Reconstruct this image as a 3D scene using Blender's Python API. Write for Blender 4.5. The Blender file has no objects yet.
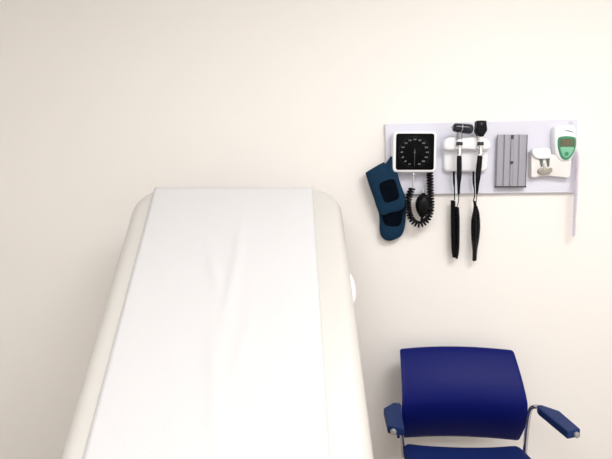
import bpy, bmesh, math, random
from mathutils import Vector, Matrix, noise
random.seed(4)
PI = math.pi
scn = bpy.context.scene
COL = scn.collection

# ------------------------------------------------------------------ camera
F = 460.0; PITCH = math.radians(4.0); CAMZ = 1.35; D = 1.80
cam_d = bpy.data.cameras.new('camera'); cam = bpy.data.objects.new('camera', cam_d); COL.objects.link(cam)
cam.location = (0, 0, CAMZ); cam.rotation_euler = (PI/2 - PITCH, 0, 0)
cam_d.sensor_width = 36; cam_d.lens = 36*F/612; cam_d.clip_start = 0.01
scn.camera = cam
def P(px, py, Y):
    "point of the place seen at pixel px,py on the upright plane y = Y"
    a = (px-306)/F; b = (229.5-py)/F
    c, s = math.cos(PITCH), math.sin(PITCH)
    d = Vector((a, c + b*s, -s + b*c))
    return Vector((0, 0, CAMZ)) + d*(Y/d.y)

# ------------------------------------------------------------------ materials
def mat(name, col, rough=.5, metal=0, bump=0, bscale=200, var=0, vscale=3, emit=None, estr=0, sheen=0, coat=0, spec=.5, trans=0, stretch=None):
    m = bpy.data.materials.new(name); m.use_nodes = True
    nt = m.node_tree; b = nt.nodes['Principled BSDF']
    b.inputs['Base Color'].default_value = (*col, 1)
    b.inputs['Roughness'].default_value = rough
    b.inputs['Metallic'].default_value = metal
    b.inputs['Specular IOR Level'].default_value = spec
    b.inputs['Sheen Weight'].default_value = sheen
    b.inputs['Coat Weight'].default_value = coat
    b.inputs['Transmission Weight'].default_value = trans
    tc = nt.nodes.new('ShaderNodeTexCoord')
    src = tc.outputs['Object']
    if stretch:
        mp = nt.nodes.new('ShaderNodeMapping'); mp.inputs['Scale'].default_value = stretch
        nt.links.new(src, mp.inputs['Vector']); src = mp.outputs['Vector']
    n2 = nt.nodes.new('ShaderNodeTexNoise'); n2.inputs['Scale'].default_value = vscale; n2.inputs['Detail'].default_value = 3
    nt.links.new(src, n2.inputs['Vector'])
    mx = nt.nodes.new('ShaderNodeMix'); mx.data_type = 'RGBA'
    v = max(var, .01)
    mx.inputs[6].default_value = (*[max(0, c*(1-v)) for c in col], 1)
    mx.inputs[7].default_value = (*[min(1, c*(1+v)) for c in col], 1)
    nt.links.new(n2.outputs['Fac'], mx.inputs[0]); nt.links.new(mx.outputs[2], b.inputs['Base Color'])
    if bump:
        n = nt.nodes.new('ShaderNodeTexNoise'); n.inputs['Scale'].default_value = bscale; n.inputs['Detail'].default_value = 4
        nt.links.new(src, n.inputs['Vector'])
        bp = nt.nodes.new('ShaderNodeBump'); bp.inputs['Strength'].default_value = bump; bp.inputs['Distance'].default_value = .002
        nt.links.new(n.outputs['Fac'], bp.inputs['Height']); nt.links.new(bp.outputs['Normal'], b.inputs['Normal'])
    if emit:
        b.inputs['Emission Color'].default_value = (*emit, 1); b.inputs['Emission Strength'].default_value = estr
    return m
M = {}
M['wall'] = mat('wall_paint', (.88, .853, .822), .75, bump=.15, bscale=260, var=.01, vscale=1.5)
M['ceiling'] = mat('ceiling_paint', (.90, .895, .885), .9, bump=.2, bscale=120)
M['floor'] = mat('floor_vinyl', (.48, .44, .41), .35, bump=.05, bscale=60, var=.12, vscale=14)
M['base'] = mat('baseboard_vinyl', (.30, .26, .22), .5)
M['board'] = mat('board_plastic', (.70, .70, .80), .35, var=.01)
M['white'] = mat('white_plastic', (.84, .85, .88), .3)
M['white_warm'] = mat('warm_white_plastic', (.80, .775, .765), .4)
M['black'] = mat('black_plastic', (.003, .003, .004), .4, spec=.12)
M['dial'] = mat('dial_black', (.002, .002, .0025), .5, spec=.04)
M['print'] = mat('dial_print', (.30, .30, .30), .6)
M['needle'] = mat('needle_grey', (.05, .05, .055), .6)
M['rubber'] = mat('black_rubber', (.003, .003, .004), .38, spec=.16, bump=.1, bscale=300)
M['tube'] = mat('grey_tube', (.50, .49, .47), .45)
M['chrome'] = mat('chrome', (.72, .71, .72), .14, metal=1)
M['satin'] = mat('satin_metal', (.33, .33, .36), .35, metal=.8)
M['alu'] = mat('brushed_aluminium', (.34, .34, .39), .45, metal=.4, bump=.1, bscale=60, stretch=(40, 40, 1))
M['groove'] = mat('groove_dark', (.03, .03, .04), .6)
M['cuff'] = mat('navy_nylon', (.005, .029, .066), .8, spec=.15, bump=.5, bscale=500, var=.18, vscale=30)
M['flap_black'] = mat('flap_matte_black', (.002, .004, .009), .95, spec=.05, bump=.8, bscale=900)  # near-black for the two patches on the cuff flaps
M['oto'] = mat('slate_gloss', (.006, .009, .018), .16, coat=.15)
M['green'] = mat('green_plastic', (.035, .25, .12), .35, var=.15, vscale=60)
M['mint'] = mat('mint_plastic', (.20, .50, .33), .35, var=.1, vscale=90)
M['lcd'] = mat('lcd_olive', (.085, .115, .06), .3)
M['lcdtext'] = mat('lcd_segments', (.22, .12, .06), .5)
M['purple'] = mat('purple_print', (.16, .10, .30), .5)
M['greyprint'] = mat('grey_print', (.42, .42, .46), .5)
M['lilac'] = mat('lilac_cord', (.80, .75, .84), .4)
M['dockmetal'] = mat('dock_metal', (.34, .32, .27), .4, metal=.5, var=.3, vscale=200)
M['dockdark'] = mat('dock_slot', (.10, .13, .11), .5)
M['vinyl'] = mat('ivory_vinyl', (.62, .606, .575), .42, bump=.12, bscale=350, var=.01)
M['paper'] = mat('crepe_paper', (.66, .66, .672), .8, bump=.25, bscale=180, stretch=(1, .35, 1))
M['laminate'] = mat('beige_laminate', (.62, .56, .47), .45, bump=.03, var=.04, vscale=8)
M['kick'] = mat('dark_kick', (.04, .04, .045), .5)
M['chairback'] = mat('navy_shell', (.004, .008, .115), .42, bump=.05, bscale=500, spec=.09)
M['chairseat'] = mat('navy_fabric', (.008, .020, .115), .7, bump=.2, bscale=600, spec=.1)
M['pad'] = mat('blue_urethane', (.011, .028, .115), .5, bump=.08, bscale=400, spec=.14)
M['cap'] = mat('grey_cap', (.36, .35, .35), .3, metal=.4)
M['lamp'] = mat('lamp_diffuser', (.9, .9, .9), .5, emit=(1, .97, .93), estr=2.0)
M['door'] = mat('door_laminate', (.50, .37, .24), .4, var=.15, vscale=6, stretch=(1, 1, 8))

# ------------------------------------------------------------------ helpers
def link(name, bm, m, parent=None, smooth=True, bevel=0, ang=35, loc=None):
    me = bpy.data.meshes.new(name)
    bmesh.ops.recalc_face_normals(bm, faces=bm.faces[:])
    bm.to_mesh(me); bm.free()
    for p in me.polygons: p.use_smooth = smooth
    mats = m if isinstance(m, (list, tuple)) else [m]
    for x in mats: me.materials.append(M[x])
    if smooth: me.set_sharp_from_angle(angle=math.radians(ang))
    o = bpy.data.objects.new(name, me); COL.objects.link(o)
    if parent:
        o.parent = parent
    if loc is not None: o.location = loc
    if bevel:
        b = o.modifiers.new('bevel', 'BEVEL'); b.width = bevel; b.segments = 3; b.limit_method = 'ANGLE'; b.angle_limit = math.radians(40)
    return o
def thing(name, label, cat, loc=(0, 0, 0), rz=0, group=None):
    o = bpy.data.objects.new(name, None); COL.objects.link(o); o.empty_display_size = .05
    o.location = loc; o.rotation_euler = (0, 0, rz); o['label'] = label; o['category'] = cat
    if group: o['group'] = group
    return o
def tag(o, label, cat): o['label'] = label; o['category'] = cat; return o
def struct(o): o['kind'] = 'structure'; return o
def box(bm, x0, x1, y0, y1, z0, z1, mi=0):
    vs = [bm.verts.new((x, y, z)) for z in (z0, z1) for y in (y0, y1) for x in (x0, x1)]
    for q in ((0, 1, 3, 2), (4, 5, 7, 6), (0, 1, 5, 4), (2, 3, 7, 6), (0, 2, 6, 4), (1, 3, 7, 5)):
        f = bm.faces.new([vs[i] for i in q]); f.material_index = mi
    return vs
def rrect(x0, x1, z0, z1, r, n=6):
    pts = []
    for cx, cz, a in ((x1-r, z1-r, 0), (x0+r, z1-r, 90), (x0+r, z0+r, 180), (x1-r, z0+r, 270)):
        for k in range(n+1):
            t = math.radians(a+90*k/n); pts.append((cx+r*math.cos(t), cz+r*math.sin(t)))
    return pts
def prism(bm, pts, y0, y1, mi=0, round_front=0, seg=4):
    "outline in the x,z plane, from y0 (front) to y1; round_front shrinks rings for a soft front edge"
    cx = sum(p[0] for p in pts)/len(pts); cz = sum(p[1] for p in pts)/len(pts)
    w = max(abs(p[0]-cx) for p in pts); h = max(abs(p[1]-cz) for p in pts)
    rings = []
    if round_front:
        r = round_front
        for k in range(seg+1):
            t = PI/2*k/seg
            ins = r*(1-math.sin(t)); yy = y0 + r*(1-math.cos(t))
            sx = (w-ins)/w; sz = (h-ins)/h
            rings.append([bm.verts.new((cx+(p[0]-cx)*sx, yy, cz+(p[1]-cz)*sz)) for p in pts])
        # ring order: k=0 is innermost at y0
    else:
        rings.append([bm.verts.new((p[0], y0, p[1])) for p in pts])
    rings.append([bm.verts.new((p[0], y1, p[1])) for p in pts])
    n = len(pts)
    fs = [bm.faces.new(rings[0]), bm.faces.new(rings[-1][::-1])]
    for a, b in zip(rings, rings[1:]):
        for i in range(n): fs.append(bm.faces.new((a[i], a[(i+1) % n], b[(i+1) % n], b[i])))
    for f in fs: f.material_index = mi
def frames(pts):
    T = []
    for i in range(len(pts)):
        a = pts[max(i-1, 0)]; b = pts[min(i+1, len(pts)-1)]
        T.append((b-a).normalized())
    up = Vector((0, -1, 0)) if abs(T[0].y) < .9 else Vector((0, 0, 1))
    N = [(up - T[0]*up.dot(T[0])).normalized()]
    for i in range(1, len(pts)):
        v = N[-1] - T[i]*N[-1].dot(T[i]); N.append(v.normalized() if v.length > 1e-6 else N[-1])
    return T, N
def tube(bm, pts, r, n=10, mi=0, cap=True, flat=1.0):
    pts = [Vector(p) for p in pts]
    rr = r if isinstance(r, (list, tuple)) else [r]*len(pts)
    T, N = frames(pts); rings = []
    for p, t, nn, q in zip(pts, T, N, rr):
        b = t.cross(nn)
        rings.append([bm.verts.new(p + nn*math.cos(2*PI*k/n)*q*flat + b*math.sin(2*PI*k/n)*q) for k in range(n)])
    for a, b in zip(rings, rings[1:]):
        for k in range(n): bm.faces.new((a[k], a[(k+1) % n], b[(k+1) % n], b[k])).material_index = mi
    if cap:
        bm.faces.new(rings[0][::-1]).material_index = mi; bm.faces.new(rings[-1]).material_index = mi
def spline(ctrl, n=12):
    c = [Vector(p) for p in ctrl]; c = [c[0]*2-c[1]] + c + [c[-1]*2-c[-2]]; out = []
    for i in range(1, len(c)-2):
        p0, p1, p2, p3 = c[i-1:i+3]
        for k in range(n):
            t = k/n
            out.append(.5*((2*p1)+(p2-p0)*t+(2*p0-5*p1+4*p2-p3)*t*t+(3*p1-p0-3*p2+p3)*t**3))
    out.append(c[-2]); return out
def resample(pts, step):
    out = [pts[0].copy()]; acc = 0; cum = [0]
    for a, b in zip(pts, pts[1:]): cum.append(cum[-1]+(b-a).length)
    L = cum[-1]; n = max(2, int(L/step)); j = 0; out = []
    for k in range(n+1):
        s = L*k/n
        while j < len(cum)-2 and cum[j+1] < s: j += 1
        t = (s-cum[j])/max(1e-9, cum[j+1]-cum[j]); out.append(pts[j].lerp(pts[j+1], min(1, t)))
    return out, L
def coil(bm, ctrl, R, r, pitch, spt=10, n=6):
    "coiled cable: helix of radius R(s) round a path"
    pts, L = resample(spline(ctrl, 16), pitch/spt)
    T, N = frames(pts); h = []
    for i, (p, t, nn) in enumerate(zip(pts, T, N)):
        s = i/(len(pts)-1); q = R(s) if callable(R) else R
        a = 2*PI*i/spt; b = t.cross(nn)
        h.append(p + (nn*math.cos(a)+b*math.sin(a))*q)
    tube(bm, h, r, n)
def lathe(bm, prof, origin, axis=(0, 0, 1), n=24, mi=0):
    "prof: list of (distance along axis, radius)"
    a = Vector(axis).normalized(); u = a.orthogonal().normalized(); v = a.cross(u); o = Vector(origin); rings = []
    for d, r in prof:
        rings.append([bm.verts.new(o + a*d + (u*math.cos(2*PI*k/n)+v*math.sin(2*PI*k/n))*max(r, 1e-5)) for k in range(n)])
    for p, q in zip(rings, rings[1:]):
        for k in range(n): bm.faces.new((p[k], p[(k+1) % n], q[(k+1) % n], q[k])).material_index = mi
    bm.faces.new(rings[0][::-1]).material_index = mi; bm.faces.new(rings[-1]).material_index = mi
def text_into(bm, s, size, pos, rot=0, depth=.0004):
    cu = bpy.data.curves.new('t', 'FONT'); cu.body = s; cu.size = size; cu.extrude = depth
    cu.align_x = 'CENTER'; cu.align_y = 'CENTER'; cu.resolution_u = 2
    o = bpy.data.objects.new('t', cu); COL.objects.link(o)
    me = bpy.data.meshes.new_from_object(o)
    me.transform(Matrix.Translation(pos) @ Matrix.Rotation(rot, 4, 'Y') @ Matrix.Rotation(PI/2, 4, 'X'))
    bm.from_mesh(me); bpy.data.objects.remove(o); bpy.data.meshes.remove(me); bpy.data.curves.remove(cu)
def outline(pxs, Y): return [(p.x, p.z) for p in (P(x, y, Y) for x, y in pxs)]
def smooth_outline(pxs, Y, n=6):
    pts = [P(x, y, Y) for x, y in pxs]; N = len(pts); out = []
    for i in range(N):
        p0, p1, p2, p3 = pts[i-1], pts[i], pts[(i+1) % N], pts[(i+2) % N]
        for k in range(n):
            t = k/n; v = .5*((2*p1)+(p2-p0)*t+(2*p0-5*p1+4*p2-p3)*t*t+(3*p1-p0-3*p2+p3)*t**3); out.append((v.x, v.z))
    return out

# ------------------------------------------------------------------ room
X0, X1, Y0, Y1, ZC = -2.1, 2.0, -2.2, D, 2.60
def slab(name, a, m):
    bm = bmesh.new(); box(bm, *a); return struct(link(name, bm, m, smooth=False))
slab('floor', (X0-.1, X1+.1, Y0-.1, Y1+.1, -.1, 0), 'floor')
slab('ceiling', (X0-.1, X1+.1, Y0-.1, Y1+.1, ZC, ZC+.1), 'ceiling')
slab('wall_back', (X0-.1, X1+.1, Y1, Y1+.1, 0, ZC), 'wall')
slab('wall_left', (X0-.1, X0, Y0, Y1, 0, ZC), 'wall')
slab('wall_right', (X1, X1+.1, Y0, Y1, 0, ZC), 'wall')
slab('wall_front', (X0-.1, X1+.1, Y0-.1, Y0, 0, ZC), 'wall')
slab('baseboard_back', (X0, X1, Y1-.006, Y1, 0, .10), 'base')
slab('baseboard_left', (X0, X0+.006, Y0, Y1-.006, 0, .10), 'base')
slab('baseboard_right', (X1-.006, X1, Y0, Y1-.006, 0, .10), 'base')

# ceiling lights (out of frame): key panel, plus an added fill panel
def ceiling_light(x, y, sx, sy, power, label):
    t = thing('ceiling_light', label, 'ceiling light', (x, y, ZC))
    bm = bmesh.new()
    for a in ((-sx, sx, -sy, -sy+.03), (-sx, sx, sy-.03, sy), (-sx, -sx+.03, -sy+.03, sy-.03), (sx-.03, sx, -sy+.03, sy-.03)):
        box(bm, *a, -.03, 0)
    link('frame', bm, 'white', t, smooth=False)
    bm = bmesh.new(); box(bm, -sx+.03, sx-.03, -sy+.03, sy-.03, -.018, -.004)
    link('diffuser', bm, 'lamp', t, smooth=False)
    l = bpy.data.lights.new('panel', 'AREA'); l.shape = 'RECTANGLE'; l.size = 2*sx-.08; l.size_y = 2*sy-.08
    l.energy = power; l.color = (1, .99, .98)
    lo = bpy.data.objects.new('panel_light', l); COL.objects.link(lo); lo.parent = t; lo.location = (0, 0, -.035)
ceiling_light(.98, .18, .60, .40, 24, 'white framed ceiling light panel above the blue chair')
ceiling_light(-.6, -1.0, .60, .30, 26, 'added fill light panel on the ceiling near the middle of the room')  # added unseen fill: lifts the ambient light and the left wall

# ------------------------------------------------------------------ exam table
tab = thing('exam_table', 'ivory vinyl exam table with raised backrest against the cream wall', 'exam table', (-.185, .863, 0), math.radians(3.3))
W2 = .345; HZ = .699; INC = math.radians(44.3); BL = .996
R_INC = Matrix.Translation((0, 0, HZ)) @ Matrix.Rotation(INC, 4, 'X')      # local: +y runs up the backrest, z off its face
def cushion(bm, x0, x1, y0, y1, th, rc, re, Mx):
    # rounded rect outline, pillow edges; top at z = 0
    seg = 7; rings = []
    for k in range(seg+1):
        t = PI/2*k/seg; rings.append((re*(1-math.sin(t)), -re*(1-math.cos(t))))
    rings = rings + [(re*(1-math.cos(t)), -th+re*(1-math.sin(t))) for t in [PI/2*k/seg for k in range(seg+1)]]
    R = []
    for ins, z in rings:
        o = rrect(x0+ins, x1-ins, y0+ins, y1-ins, max(rc-ins, .004), 8)
        R.append([bm.verts.new(Mx @ Vector((p[0], p[1], z))) for p in o])
    n = len(R[0])
    bm.faces.new(R[0]); bm.faces.new(R[-1][::-1])
    for a, b in zip(R, R[1:]):
        for i in range(n): bm.faces.new((a[i], a[(i+1) % n], b[(i+1) % n], b[i]))
bm = bmesh.new(); cushion(bm, -W2, W2, .0, BL, .10, .110, .040, R_INC)
link('backrest', bm, 'vinyl', tab, ang=60)
bm = bmesh.new(); cushion(bm, -W2, W2, -1.02, .0, .10, .05, .034, Matrix.Translation((0, -.012, HZ)))
link('seat_cushion', bm, 'vinyl', tab, ang=60)
bm = bmesh.new()
v = [Vector(q) for q in ((-.29, .03, -.125), (.29, .03, -.125), (.29, .78, -.125), (-.29, .78, -.125))]
vs = [bm.verts.new(R_INC @ q) for q in v] + [bm.verts.new(R_INC @ (q+Vector((0, 0, .024)))) for q in v]
for q in ((0, 1, 2, 3), (4, 5, 6, 7), (0, 1, 5, 4), (1, 2, 6, 5), (2, 3, 7, 6), (3, 0, 4, 7)): bm.faces.new([vs[i] for i in q])
link('backrest_panel', bm, 'laminate', tab, smooth=False)
bm = bmesh.new()
bm.free()
for x in (-.2, .2):
    bm = bmesh.new(); tube(bm, [R_INC @ Vector((x, .50, -.125)), Vector((x, .145, .45))], .014)
    link('support_strut', bm, 'chrome', tab)
bm = bmesh.new(); box(bm, -.30, .30, -1.0, -.03, HZ-.145, HZ-.102)
link('table_deck', bm, 'laminate', tab, smooth=False, bevel=.004)
bm = bmesh.new(); box(bm, -.29, .29, -.97, .16, .10, HZ-.146)
link('cabinet_base', bm, 'laminate', tab, smooth=False, bevel=.006)
bm = bmesh.new(); box(bm, -.26, .26, -.93, .13, 0, .10)
link('toe_kick', bm, 'kick', tab, smooth=False)
for k in range(2):
    z0 = .14+.235*k
    bm = bmesh.new(); box(bm, -.27, .27, -.99, -.97, z0, z0+.22)
    dr = link('drawer', bm, 'laminate', tab, smooth=False, bevel=.004)
    bm = bmesh.new(); tube(bm, [(-.08, -.99, z0+.15), (-.08, -1.02, z0+.15), (.08, -1.02, z0+.15), (.08, -.99, z0+.15)], .006)
    link('handle', bm, 'chrome', dr)
# white rounded grip on the right side of the backrest
bm = bmesh.new()
prof = [(0, .0)] + [(.058-.058*math.cos(t), .026*math.sin(t)**.75) for t in [PI*k/14 for k in range(1, 14)]] + [(.116, 0)]
lathe(bm, prof, R_INC @ Vector((W2-.010, 0.545, -.058)), (R_INC.to_3x3() @ Vector((0, 1, 0))))
bh = link('side_grip', bm, 'white', tab); bh['label'] = 'white rounded grip'
bm = bmesh.new(); lathe(bm, [(0, .005), (.012, .007), (.016, .006)], R_INC @ Vector((W2-.002, 0.532, -.058)), (R_INC.to_3x3() @ Vector((0, 1, 0))), 12)
link('grip_pin', bm, 'satin', bh)

# paper sheet over the table: follows the seat, the backrest, and wraps over its top
bm = bmesh.new()
path = []      # (point in table yz, cumulative length)
for k in range(30): path.append(Vector((0, -1.035+1.0*k/30, HZ+.002)))
S0 = len(path)
path.append(Vector((0, -.015, HZ+.006)))
for k in range(1, 61):
    path.append(R_INC @ Vector((0, .02+(BL-.034-.02)*k/60, .0012)))
for k in range(1, 9):
    t = math.radians(100)*k/8
    path.append(R_INC @ Vector((0, BL-.034+.036*math.sin(t), -.034+.0355*math.cos(t))))
for k in range(1, 8): path.append(R_INC @ Vector((0, BL+.0035, -.04-.016*k)))
cum = 0; nu = 48; rows = []
for i, p in enumerate(path):
    a = path[max(0, i-1)]; b = path[min(len(path)-1, i+1)]
    t = (b-a).normalized(); nrm = Vector((0, -t.z, t.y))
    if i: cum += (p-path[i-1]).length
    # the sheet lies a little askew
    xc = -.022 + .004*((p.y)/.6 if p.y > 0 else 0)
    row = []
    for j in range(nu+1):
        u = j/nu; x = xc + (u-.5)*.528
        w = 0
        s = cum
        inner = min(1, min(u, 1-u)/.06)
        # soft lengthwise creases down the middle
        for (c0, s0, sl, am, wd, ln) in ((.02, 1.60, .10, .010, .012, .13), (-.035, 1.66, -.25, .008, .012, .09), (.03, 1.78, .05, .006, .010, .10), (.00, 1.32, -.12, .007, .018, .16), (.06, 1.42, .2, .005, .014, .12)):
            dx = (x-xc) - (c0 + sl*(s-s0))
            w += am*math.exp(-(dx/wd)**2 - ((s-s0)/ln)**2)
        w += .0012*(noise.noise(Vector((x*14, s*6, 1.3)))+.6)
        w = max(w*.75, -.0005)*inner
        edge = .0015 if inner < 1 else 0
        # keep close on the wrap
        if p.y > .66: w *= .6
        row.append(bm.verts.new(p + Vector((x, 0, 0)) + nrm*(w+.001)))
    rows.append(row)
for a, b in zip(rows, rows[1:]):
    for j in range(nu): bm.faces.new((a[j], a[j+1], b[j+1], b[j]))
pp = link('table_paper', bm, 'paper', None, ang=180)
pp.location = tab.location; pp.rotation_euler = tab.rotation_euler
so = pp.modifiers.new('solid', 'SOLIDIFY'); so.thickness = .0006; so.offset = 1
tag(pp, 'creased white paper sheet laid over the ivory exam table', 'paper sheet')

# ------------------------------------------------------------------ diagnostic board on the wall
YB = D-.016                                   # front face of the board
bm = bmesh.new()
prism(bm, [(p[0], p[1]) for p in outline([(385.2, 123.6), (577.6, 119.4), (576.5, 192.6), (386.5, 194.8)], YB)], YB, D-.0005)
board = link('mounting_board', bm, 'board', None, smooth=False, bevel=.003)
tag(board, 'long pale lilac-white mounting board fixed to the cream wall', 'wall board')
bm = bmesh.new(); 
for x0, y0, x1, y1 in ((568.4, 122.4, 572.6, 122.2), (569.2, 124.0, 573.0, 123.8)):
    a = P(x0, y0, YB-.0003); b = P(x1, y1, YB-.0003); tube(bm, [a, b], .0011, 6)
link('printed_mark', bm, 'greyprint', board, smooth=False)

# ---- sphygmomanometer
YG = YB-.046
sp = thing('sphygmomanometer', 'square black-faced blood pressure gauge in a white housing on the board', 'blood pressure gauge', P(415, 172, YG))
def lk(name, bm, m, root, **k):               # parts built in world space, kept there under their thing
    bm.transform(Matrix.Translation(-Vector(root.location)))
    return link(name, bm, m, root, **k)
def sub(name, bm, m, root, part, **k):
    bm.transform(Matrix.Translation(-Vector(root.location)))
    return link(name, bm, m, part, **k)
a = P(393.2, 131.2, YG); b = P(436.3, 172.2, YG)
bm = bmesh.new(); prism(bm, rrect(a.x, b.x, b.z, a.z, .014), YG, YB, round_front=.006)
housing = lk('housing', bm, 'white', sp, ang=50)
a = P(396.2, 133.6, YG); b = P(433.6, 169.8, YG)
bm = bmesh.new(); prism(bm, rrect(a.x, b.x, b.z, a.z, .009), YG-.003, YG+.001, round_front=.0012, seg=2)
face = lk('dial_face', bm, 'dial', sp, ang=50)
c = P(414.6, 152.3, YG-.0035); rad = .0475
bm = bmesh.new()
for k in range(1, 16):
    t = -PI/2 - 2*PI*k/16
    text_into(bm, str(20*k), .0078, c + Vector((math.cos(t)*rad, 0, math.sin(t)*rad)))
lk('numerals', bm, 'print', sp, smooth=False)
bm = bmesh.new()
for k in range(1, 152):
    t = -PI/2 - 2*PI*k/160*1.0 - .0
    r0, r1 = (.0575, .0600) if k % 5 else (.0565, .0600)
    d = Vector((math.cos(t), 0, math.sin(t))); e = Vector((-math.sin(t), 0, math.cos(t)))*.00018
    bm.faces.new([bm.verts.new(c + q) for q in (d*r0-e, d*r0+e, d*r1+e, d*r1-e)])
lk('scale_ticks', bm, 'needle', sp, smooth=False)
bm = bmesh.new()
n0 = c + Vector((0, -.002, 0))
vs = [n0+Vector(q) for q in ((-.0016, 0, .012), (.0016, 0, .012), (.0005, 0, -.053), (-.0005, 0, -.053))]
vv = [bm.verts.new(q) for q in vs] + [bm.verts.new(q+Vector((0, .0008, 0))) for q in vs]
for q in ((0, 1, 2, 3), (4, 5, 6, 7), (0, 1, 5, 4), (1, 2, 6, 5), (2, 3, 7, 6), (3, 0, 4, 7)): bm.faces.new([vv[i] for i in q])
lathe(bm, [(0, .004), (.002, .004)], c + Vector((0, -.003, 0)), (0, 1, 0), 16)
lk('needle', bm, 'needle', sp, smooth=False)
YC = YB-.030
bm = bmesh.new()
coil(bm, [P(x, y, Y) for x, y, Y in ((429.5, 171, YC), (430, 180, YC), (430.3, 192, YC), (431, 203, YC-.004), (430, 213, YC-.004), (426, 221, YC-.004), (419, 224.5, YC-.004), (412.5, 220.5, YC-.003), (409, 212, YC), (408, 203, YC), (409.5, 195, YC), (412, 188.5, YC))],
     lambda s: .0102 if s < .2 else .0098, 0.0038, .0108, spt=14, n=7)
lk('coiled_tube', bm, 'rubber', sp)
bm = bmesh.new(); tube(bm, spline([P(412.3, 190, YC), P(413, 184, YC), P(413.3, 178, YC), P(413.5, 171, YC)], 6), .0035, 10)
lk('straight_tube', bm, 'tube', sp)
bm = bmesh.new(); lathe(bm, [(0, .005), (.004, .006), (.012, .006), (.016, .004)], P(413.4, 175.5, YC), (0, 0, 1), 14)
lk('tube_connector', bm, 'chrome', sp)

# bulb
bb = thing('inflation_bulb', 'black rubber squeeze bulb hanging inside the coiled tube', 'squeeze bulb', P(423, 221, YC))
ax = (P(422.0, 219.5, YC)-P(423.2, 193, YC)); L = ax.length; ax.normalize()
bm = bmesh.new()
lathe(bm, [(0, .006)] + [(L*.04+L*.88*q, .0225*(math.sin(PI*min(1, q**.86*.98+.02)))**.72+.005) for q in [k/18 for k in range(19)]] + [(L, .0065), (L+.003, .005)], P(423.2, 193, YC), ax, 28)
lk('bulb', bm, 'rubber', bb)
bm = bmesh.new(); lathe(bm, [(0, .003), (.012, .003), (.013, .0052), (.026, .0052), (.028, .004)], P(423.2, 186.5, YC), ax, 16)
lk('valve', bm, 'chrome', bb)
bm = bmesh.new(); lathe(bm, [(0, .0045), (.01, .006), (.014, .0045)], P(422.0, 218.5, YC), ax, 16)
lk('bulb_tip', bm, 'black', bb)

# cuff: two folded panels hanging beside the gauge
cf = thing('blood_pressure_cuff', 'folded navy blue arm cuff hanging left of the gauge', 'arm cuff', P(388, 240, YB-.02))
def panel(bm, pxs, Y, th, puff, n=5):
    pts = smooth_outline(pxs, Y, n); N = len(pts)
    cx = sum(p[0] for p in pts)/N; cz = sum(p[1] for p in pts)/N
    rings = []
    for q, yy in ((0.0, -puff), (.35, -puff*.95), (.65, -puff*.8), (.86, -puff*.5), (.96, -puff*.15), (1, 0), (1, th), (.9, th)):
        rings.append([bm.verts.new((cx+(p[0]-cx)*q, Y+yy+.0015*noise.noise(Vector((p[0]*60, q*3, p[1]*60))), cz+(p[1]-cz)*q)) for p in pts] if q else [bm.verts.new((cx, Y+yy, cz))])
    for i in range(N): bm.faces.new((rings[0][0], rings[1][i], rings[1][(i+1) % N]))
    for a_, b_ in zip(rings[1:], rings[2:]):
        for i in range(N): bm.faces.new((a_[i], a_[(i+1) % N], b_[(i+1) % N], b_[i]))
    bm.faces.new(rings[-1])
bm = bmesh.new()
panel(bm, [(380.5, 207), (392, 204), (405, 200), (406, 212), (404.5, 228), (401.5, 235.5), (396, 239), (389, 241), (383.5, 238.5), (380.8, 232), (380.6, 220)], YB-.012, .0275, .010)
lo = lk('lower_flap', bm, 'cuff', cf, ang=70)
bm = bmesh.new()
panel(bm, [(367.0, 173.5), (367.3, 171.8), (374, 167.6), (382.8, 162.6), (384.0, 162.4), (386.4, 163.4), (391.3, 157.2), (392, 156.8), (396, 165), (399, 179), (405.5, 198), (404.5, 207), (399, 211), (390, 212.8), (383.5, 215.3), (379.5, 211.5), (375, 198), (370, 184)], YB-.034, .034, .012)
up = lk('upper_flap', bm, 'cuff', cf, ang=70)
bm = bmesh.new(); prism(bm, smooth_outline([(379.5, 184.5), (386, 180.5), (394, 179.5), (397.5, 188), (399, 197.5), (393, 201), (385.5, 202), (381.5, 194)], YB-.046), YB-.0475, YB-.040, round_front=.001, seg=2)  # raised black patch in the middle of the upper flap
h1 = lk('black_patch', bm, 'flap_black', cf, ang=50); h1['label'] = 'black patch on the upper flap'
bm = bmesh.new(); prism(bm, smooth_outline([(383, 212), (394, 209), (402.5, 207), (402.5, 217), (400, 225), (393, 226.5), (386, 225), (383, 219)], YB-.024), YB-.0235, YB-.018, round_front=.001, seg=2)  # raised black patch across the upper part of the lower flap
h2 = lk('black_patch', bm, 'flap_black', cf, ang=50); h2['label'] = 'black patch on the lower flap'

# ---- cradle holding the two scopes
cr = thing('instrument_cradle', 'white moulded cradle holding the two black-handled scopes', 'instrument holder', P(466, 172, YB))
bm = bmesh.new()
a = P(445, 150, YB-.03); b = P(489, 171.6, YB-.03)
prism(bm, rrect(a.x, b.x, b.z, a.z+.02, .018), YB-.024, YB, round_front=.010, seg=5)
lk('body', bm, 'white', cr, ang=60)
bm = bmesh.new()
o_ = smooth_outline([(443.5, 144), (446.5, 138.5), (455, 136.5), (466, 137.5), (478, 136.5), (487, 138.5), (490.6, 144), (489, 149.5), (478, 150.5), (466, 149.5), (452, 150.5), (445, 149.5)], YB-.045, 5)
prism(bm, o_, YB-.050, YB, round_front=.010, seg=5)
lk('cradle_lip', bm, 'white', cr, ang=60)
for x in (459.3, 480.2):                      # clips that grip the handles
    bm = bmesh.new(); q = P(x, 148, YB-.055)
    pts = [(q.x+.014*math.cos(t), YB-.056+.014*math.sin(t), q.z) for t in [PI*(-.18)+PI*1.36*k/14 for k in range(15)]]
    tube(bm, pts, .003, 8)
    lk('clip', bm, 'white', cr)

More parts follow.
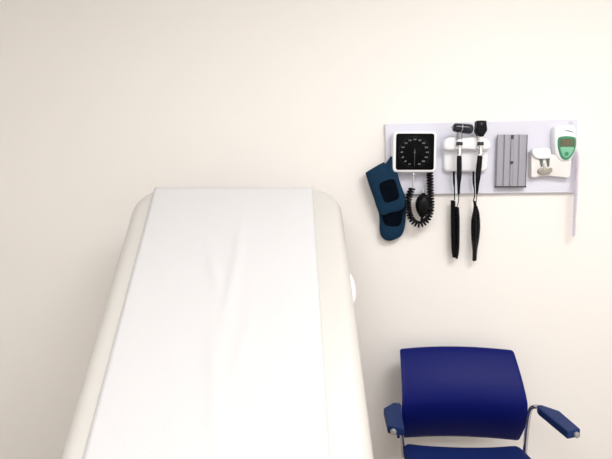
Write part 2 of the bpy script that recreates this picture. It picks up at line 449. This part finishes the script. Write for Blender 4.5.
# ---- otoscope
YS = YB-.058
ot = thing('otoscope', 'otoscope with dark barrel head, left of the two scopes', 'otoscope', P(459, 180, YS))
bm = bmesh.new()
h0 = P(450.9, 127.0, YS-.01); h1_ = P(472.0, 129.4, YS); d = (h1_-h0); L = d.length
prof = [(.0, .001), (.006, .002), (.009, .004)]
lathe(bm, prof, h0 - d.normalized()*.002, d, 16)
spc = lk('speculum', bm, 'satin', ot)
bm = bmesh.new()
lathe(bm, [(.008, .008), (.012, .0145), (.020, .0165), (.034, .0165), (.040, .0175), (.062, .0185), (L-.012, .019), (L-.005, .0175), (L, .012), (L+.001, .004)], h0, d, 28)
hd = lk('head', bm, 'oto', ot, ang=50)
bm = bmesh.new(); lathe(bm, [(0, .0178), (.004, .0178)], h0 + d.normalized()*.036, d, 28)
sub('band', bm, 'satin', ot, hd)
def shaft(root, x, ytop, necktop):
    q = lambda y: P(x, y, YS)
    bm = bmesh.new(); lathe(bm, [(0, .0105), ((q(necktop)-q(139.5)).length, .0110)], q(139.5), (0, 0, 1), 20)
    lk('neck', bm, 'satin' if root is ot else 'white_warm', root)
    bm = bmesh.new(); lathe(bm, [(0, .010), (.002, .0095), ((q(139.5)-q(142)).length, .009)], q(142), (0, 0, 1), 20)
    lk('collar', bm, 'white', root)
    bm = bmesh.new(); h = (q(142)-q(145.6)).length; lathe(bm, [(0, .0105), (.002, .0118), (h-.002, .0118), (h, .0105)], q(145.6), (0, 0, 1), 20)
    lk('locking_ring', bm, 'oto', root)
    bm = bmesh.new(); h = (q(145.6)-q(157)).length; lathe(bm, [(0, .0085), (h*.45, .0088), (h*.5, .0075), (h, .0085)], q(157), (0, 0, 1), 20)
    lk('chrome_barrel', bm, 'chrome', root)
shaft(ot, 459.4, 0, 131.5)
op = thing('ophthalmoscope', 'ophthalmoscope with black wedge-shaped head, right of the two scopes', 'ophthalmoscope', P(480, 180, YS))
shaft(op, 480.4, 0, 134.5)
bm = bmesh.new()
o_ = smooth_outline([(477.2, 121.0), (477.8, 120.6), (482, 120.4), (486.0, 120.6), (486.5, 121.0), (486.9, 126), (487.2, 130.2), (484.8, 134.2), (483.2, 136.4), (479.8, 136.4), (478.0, 134.2), (476.2, 130.2), (476.8, 126)], YS-.012, 4)
prism(bm, o_, YS-.016, YS+.012, round_front=.005)
hd2 = lk('head', bm, 'black', op, ang=50)
bm = bmesh.new(); lathe(bm, [(0, .0045), (.002, .0045), (.0025, .003)], P(481.5, 124.5, YS-.016), (0, -1, 0), 16)
sub('viewing_window', bm, 'oto', op, hd2)
bm = bmesh.new(); lathe(bm, [(0, .009), (.003, .009)], P(481.3, 130.5, YS-.015), (0, -1, 0), 20)
sub('lens_wheel', bm, 'rubber', op, hd2)
# handles (black grips with their cords)
def grip(root, pts, rad):
    bm = bmesh.new(); tube(bm, spline(pts, 8), rad, 14); return lk('handle', bm, 'rubber', root)
def rads(vals, n):
    out = []
    for i in range(len(vals)-1):
        for k in range(n): out.append(vals[i]+(vals[i+1]-vals[i])*k/n)
    return out + [vals[-1]]
grip(ot, [P(459.3, 156, YS), P(459.2, 166, YS), (P(459.1, 177, YS)), P(458.8, 184, YS+.004), P(458.7, 194, YS+.012)], rads([.0088, .0094, .0088, .0062, .0045], 8))
grip(op, [P(480.0, 156, YS), P(479.0, 166, YS), P(478.0, 177, YS), P(477.4, 184, YS+.004), P(476.9, 194, YS+.012)], rads([.0092, .0100, .0092, .0066, .0040], 8))
YL = D-.030
def cord(root, upper, front_in, strands):
    bm = bmesh.new()
    tube(bm, spline(upper, 8), rads([.0042]*2+[.0022]*(len(upper)-2), 8), 8)
    tube(bm, spline(front_in, 8), .0016, 8)
    lk('cord', bm, 'rubber', root)
    for st in strands:
        bm = bmesh.new()
        coil(bm, [P(x, y, Y) for x, y, Y in st[0]], st[1], .0024, .0046, spt=10, n=6)
        lk('cord_coil', bm, 'rubber', root)
cord(ot, [P(453.8, 171, YB-.016), P(454.0, 182, YB-.016), P(454.4, 188, YL), P(454.5, 200, YL)],
     [P(458.7, 193, YS+.011), P(458.6, 199, YL-.012), P(457.8, 204, YL), P(456.8, 207, YL)],
     [([(453.0, 200.5, YL), (453.0, 215, YL), (453.2, 235, YL), (453.8, 250, YL), (455.0, 257.5, YL)], lambda s: .0072),
      ([(456.6, 207, YL), (457.2, 220, YL), (457.2, 238, YL), (456.8, 250, YL), (455.4, 258, YL)], lambda s: .0072)])
cord(op, [P(473.4, 171, YB-.016), P(473.6, 182, YB-.016), P(474.4, 190, YL), P(474.4, 197, YL), P(473.2, 201, YL)],
     [P(476.9, 193, YS+.011), P(476.6, 198, YL-.012), P(476.0, 203, YL), P(475.8, 206, YL)],
     [([(474.6, 201, YL), (475.0, 208, YL), (472.8, 222, YL), (473.0, 236, YL), (474.4, 250, YL), (474.2, 260.5, YL)], lambda s: .0058-.0025*abs(s-.8)),
      ([(475.6, 206, YL-.006), (477.6, 214, YL), (478.4, 226, YL), (477.0, 240, YL), (475.2, 250, YL), (474.6, 260.5, YL)], lambda s: .0060-.0020*abs(s-.8)),
      ([(475.2, 206, YL-.003), (475.2, 214, YL-.012), (475.4, 226, YL-.014), (475.0, 240, YL-.012), (474.6, 250, YL-.008), (474.4, 260.5, YL)], lambda s: .0055-.0020*abs(s-.8))])

# ---- speculum dispenser
YD = YB-.022
sd = thing('speculum_dispenser', 'silver ribbed speculum dispenser in the middle right of the board', 'dispenser', P(511, 187, YB))
bm = bmesh.new(); a = P(498.4, 135, YD+.012); b = P(525.2, 186.4, YD+.012)
box(bm, a.x, b.x, YD+.006, YB, b.z, a.z)
lk('back_plate', bm, 'groove', sd, smooth=False)
for (xa, xb) in ((497.9, 503.2), (504.9, 510.0), (513.9, 518.0), (519.8, 525.9)):
    bm = bmesh.new(); a = P(xa, 134.6, YD); b = P(xb, 186.2, YD)
    r = (b.x-a.x)/2; cx = (a.x+b.x)/2
    pts = [(a.x, YD+.008)] + [(cx-r*math.cos(t), YD+.004-.004*math.sin(t)) for t in [PI*k/8 for k in range(9)]] + [(b.x, YD+.008)]
    lo_ = [bm.verts.new((p[0], p[1], b.z)) for p in pts]; hi = [bm.verts.new((p[0], p[1], a.z)) for p in pts]
    n = len(pts)
    for i in range(n): bm.faces.new((lo_[i], lo_[(i+1) % n], hi[(i+1) % n], hi[i]))
    bm.faces.new(lo_); bm.faces.new(hi[::-1])
    lk('tube_channel', bm, 'alu', sd, ang=50)
bm = bmesh.new(); a = P(511.4, 139, YD+.003); b = P(512.5, 186, YD+.003); box(bm, a.x, b.x, YD+.003, YD+.008, b.z, a.z)
lk('centre_rail', bm, 'alu', sd, smooth=False)
bm = bmesh.new(); lathe(bm, [(0, .0045), (.006, .0045), (.007, .003)], P(511.8, 162.5, YD+.003), (0, -1, 0), 14)
lk('release_button', bm, 'groove', sd)
bm = bmesh.new(); a = P(497, 186.2, YD); b = P(526.2, 187.4, YD); box(bm, a.x, b.x, YD-.001, YB, b.z, a.z)
lk('bottom_tray', bm, 'groove', sd, smooth=False)

# ---- thermometer and its dock
YT = YB-.026
dk = thing('thermometer_dock', 'white wall dock with two slots below the green thermometer', 'thermometer dock', P(551, 178, YB))
bm = bmesh.new()
prism(bm, outline([(531.6, 151.5), (534, 149.8), (571.8, 158.8), (572.0, 160), (570.4, 176.3), (568, 177.8), (548, 175.6), (541, 175.8), (534, 177.8), (531.4, 176.4)], YT), YT, YB, round_front=.004)
lk('body', bm, 'white_warm', dk, ang=50)
bm = bmesh.new()
prism(bm, smooth_outline([(532.8, 150.5), (535.5, 148.3), (547.5, 147.6), (551.3, 150.2), (551.6, 155.5), (549, 158.6), (538, 158.6), (533.6, 155)], YT-.012, 4), YT-.010, YT+.01, round_front=.005)
lk('probe_cover_bay', bm, 'white', dk, ang=50)
for xo in (0, 6.6):
    bm = bmesh.new(); prism(bm, outline([(539.6+xo, 158.2), (543.2+xo, 158.2), (542.6+xo, 166.3), (541.4+xo, 166.8)], YT-.003), YT-.0035, YT+.001)
    lk('slot', bm, 'dockdark', dk, smooth=False)
bm = bmesh.new()
prism(bm, smooth_outline([(538.5, 169.8), (540.5, 168), (543, 169.2), (545.2, 167.2), (547.5, 169), (551.5, 167.6), (552.4, 170.5), (549, 174), (541, 174.2), (538.2, 172)], YT-.006, 4), YT-.008, YT+.001, round_front=.003)
lk('latch', bm, 'dockmetal', dk, ang=40)
bm = bmesh.new(); tube(bm, [P(544.2, 163, YT-.004), P(544.2, 170, YT-.006)], .0016, 8)
lk('latch_pin', bm, 'chrome', dk)

th = thing('digital_thermometer', 'white and green digital thermometer standing in its dock', 'thermometer', P(566, 160, YT-.02))
YH = YT-.006
bm = bmesh.new()
prism(bm, smooth_outline([(555.0, 131), (556.6, 126.4), (561, 124.8), (570, 124.6), (575.4, 125.8), (576.9, 130.5), (577.0, 142), (575.2, 153), (571.5, 160.0), (566, 161.6), (560.5, 160.6), (556.4, 154), (554.8, 143)], YH, 5), YH, YB-.002, round_front=.010, seg=5)
lk('body', bm, 'white', th, ang=60)
bm = bmesh.new()
prism(bm, smooth_outline([(558.2, 138.6), (560.5, 136.9), (566.5, 136.2), (573, 136.9), (575.6, 138.6), (575.8, 145), (574, 151.5), (570.4, 157.5), (566.4, 159.8), (562, 158.4), (559.2, 152.5), (557.8, 145)], YH-.001, 5), YH-.004, YH+.003, round_front=.002)
gf = lk('green_face', bm, 'green', th, ang=50); gf['label'] = 'green front panel'
bm = bmesh.new(); prism(bm, outline([(560.2, 138.6), (574.2, 138.6), (574.4, 146.4), (559.8, 146.4)], YH-.004), YH-.0052, YH-.003)
lc = sub('display', bm, 'lcd', th, gf, smooth=False)
bm = bmesh.new()
for x in (564.0, 567.4, 571.0):
    for y0 in (140.4, 142.9):
        a = P(x, y0, YH-.0055); b = P(x+1.3, y0+1.9, YH-.0055); box(bm, a.x, b.x, YH-.0056, YH-.0050, b.z, a.z)
sub('digits', bm, 'lcdtext', th, gf, smooth=False)
bm = bmesh.new()
prism(bm, smooth_outline([(560.6, 147.4), (567, 147.0), (573.6, 147.4), (572.6, 151.6), (569.6, 155.8), (566.4, 157.8), (562.8, 156), (561.2, 151.8)], YH-.004, 4), YH-.0056, YH-.003, round_front=.0006, seg=2)
sub('keypad', bm, 'mint', th, gf, ang=50)
bm = bmesh.new(); lathe(bm, [(0, .0075), (.0012, .0075), (.0018, .006)], P(566.6, 153.8, YH-.0056), (0, -1, 0), 18)
sub('button', bm, 'green', th, gf)
bm = bmesh.new(); tube(bm, spline([P(x, y, YH-.0004) for x, y in ((564.6, 131.2), (567, 130.6), (570, 131.3), (574.2, 132.4))], 6), rads([.0008, .0016, .0018, .0006], 6), 6, flat=.6)
lk('printed_mark', bm, 'purple', th, smooth=False)
bm = bmesh.new()
coil(bm, [P(x, y, YT) for x, y in ((575.8, 150), (577.2, 162), (576.4, 180), (575.6, 200), (574.6, 218), (573.9, 236))], lambda s: .0078-.0034*s, .0022, .0062, spt=10, n=6)
lk('coiled_cord', bm, 'lilac', th)

# ------------------------------------------------------------------ chair
ch = thing('armchair', 'navy blue armchair with chrome tube frame against the cream wall', 'chair', (.559, 1.440, 0), math.radians(-2))
def sheet(bm, fn, nu, nv):
    "closed shell: fn(u, v, side) for u,v in 0..1, side 0 front / 1 rear"
    G = [[[bm.verts.new(fn(i/nu, j/nv, s)) for i in range(nu+1)] for j in range(nv+1)] for s in (0, 1)]
    for s in (0, 1):
        for j in range(nv):
            for i in range(nu): bm.faces.new((G[s][j][i], G[s][j][i+1], G[s][j+1][i+1], G[s][j+1][i]))
    for i in range(nu):
        bm.faces.new((G[0][0][i], G[0][0][i+1], G[1][0][i+1], G[1][0][i])); bm.faces.new((G[0][nv][i], G[0][nv][i+1], G[1][nv][i+1], G[1][nv][i]))
    for j in range(nv):
        bm.faces.new((G[0][j][0], G[0][j+1][0], G[1][j+1][0], G[1][j][0])); bm.faces.new((G[0][j][nu], G[0][j+1][nu], G[1][j+1][nu], G[1][j][nu]))
BZ0, BZ1 = .446, .776
def back_fn(u, v, s):
    x = (u-.5)*2
    # stretch rows so corners round off
    hw = .2265 - .014*max(0, v-.2)/.8
    rcn = .009
    z = BZ0 + (BZ1-BZ0)*v
    dtop = BZ1 - z; dbot = z-BZ0
    for dd in (dtop, dbot):
        if dd < rcn: hw -= rcn - math.sqrt(max(0, rcn**2-(rcn-dd)**2))
    z += .0015*(1-x*x)*(v) - .008*(1-x*x)*(1-v)*.6
    y = .232 - .075*math.sin(min(1, v/.52)*PI/2)*(1) + .0 if v < .52 else .157 + .115*((v-.52)/.48)**1.35
    y += .03*(1-x*x) - .012
    thick = .016 if s else 0
    e = min(1, min(1-abs(x), dtop*4, dbot*4)/.05)
    return (x*hw, y + (thick*(.35+.65*e) if s else .004*(1-e)), z)
# denser rows near the ends via remap
def remap(v): return .5-.5*math.cos(PI*v)
bm = bmesh.new(); sheet(bm, lambda u, v, s: back_fn(.5+.5*math.sin(PI*(u-.5)), remap(v), s), 36, 40)
link('backrest', bm, 'chairback', ch, ang=70)
def seat_fn(u, v, s):
    x = (u-.5)*2; hw = .215+.012*(1-abs(2*v-1))-.012*max(0, v-.6)
    y = -.26 + .44*v
    r = .03
    for dd in (.44*v, .44*(1-v)):
        if dd < r: hw -= r-math.sqrt(max(0, r*r-(r-dd)**2))
    e = min(1, min(1-abs(x), .44*v*4, .44*(1-v)*4)/.12)
    z = .460-.012*(1-e)**2 - .010*(1-x*x)*(1 if not s else 0) - .02*max(0, .2-v)/.2
    return (x*hw, y, z if not s else .427)
bm = bmesh.new(); sheet(bm, lambda u, v, s: seat_fn(.5+.5*math.sin(PI*(u-.5)), remap(v), s), 30, 30)
link('seat', bm, 'chairseat', ch, ang=60)
Rr = Matrix.Rotation(math.radians(6), 4, 'Z')
for sx in (-1, 1):
    # arm pad, widening from the rear bend, squared at the front
    top = [(.240, .122), (.256, .125), (.296, .080), (.299, -.042), (.250, -.060), (.235, .098)]
    bm = bmesh.new(); zt = .630; hh = .026
    lo_ = [bm.verts.new((sx*x, y, zt-hh+.006*(y < 0)*0)) for x, y in top]; hi = [bm.verts.new((sx*x, y, zt)) for x, y in top]
    n = len(top)
    for i in range(n): bm.faces.new((lo_[i], lo_[(i+1) % n], hi[(i+1) % n], hi[i]))
    bm.faces.new(lo_); bm.faces.new(hi)
    ar = link('armrest', bm, 'pad', ch, bevel=.004, smooth=False)
    # tube: under the pad, bending down at the rear to the seat frame
    bm = bmesh.new()
    tube(bm, spline([(sx*.282, -.054, zt-.016), (sx*.268, .02, zt-.014), (sx*.249, .113, zt-.010), (sx*.238, .133, zt-.012), (sx*.230, .150, zt-.035), (sx*.222, .152, .52), (sx*.214, .145, .42)], 8), .0075, 12)
    link('arm_frame', bm, 'chrome', ch)
    bm = bmesh.new(); lathe(bm, [(0, .0095), (.006, .0095), (.008, .007)], (sx*.282, -.049, zt-.015), (sx*.25, -1, 0), 16)
    link('end_cap', bm, 'cap', ar)
    for (ya, yb) in ((-.20, -.25), (.12, .20)):
        bm = bmesh.new()
        tube(bm, spline([(sx*.205, ya, .42), (sx*.22, (ya+yb)/2+(yb-ya)*.05, .30), (sx*.235, yb, .012)], 8), .0095, 12)
        lg = link('leg', bm, 'chrome', ch)
        bm = bmesh.new(); lathe(bm, [(0, .013), (.014, .013), (.016, .010)], (sx*.235, yb, 0), (0, 0, 1), 16)
        link('foot', bm, 'black', lg)
    bm = bmesh.new(); tube(bm, [(sx*.205, -.22, .418), (sx*.205, .15, .418)], .0095, 12)
    link('seat_rail', bm, 'chrome', ch)
for y in (.13, -.19):
    bm = bmesh.new(); tube(bm, [(-.205, y, .416), (.205, y, .416)], .0085, 12)
    link('cross_rail', bm, 'chrome', ch)

# ------------------------------------------------------------------ world and view
w = bpy.data.worlds.new('world'); scn.world = w; w.use_nodes = True
w.node_tree.nodes['Background'].inputs[0].default_value = (1, .98, .95, 1); w.node_tree.nodes['Background'].inputs[1].default_value = .3
scn.view_settings.view_transform = 'Standard'; scn.view_settings.look = 'None'
scn.view_settings.gamma = 1; scn.view_settings.use_curve_mapping = False
scn.view_settings.exposure = .42
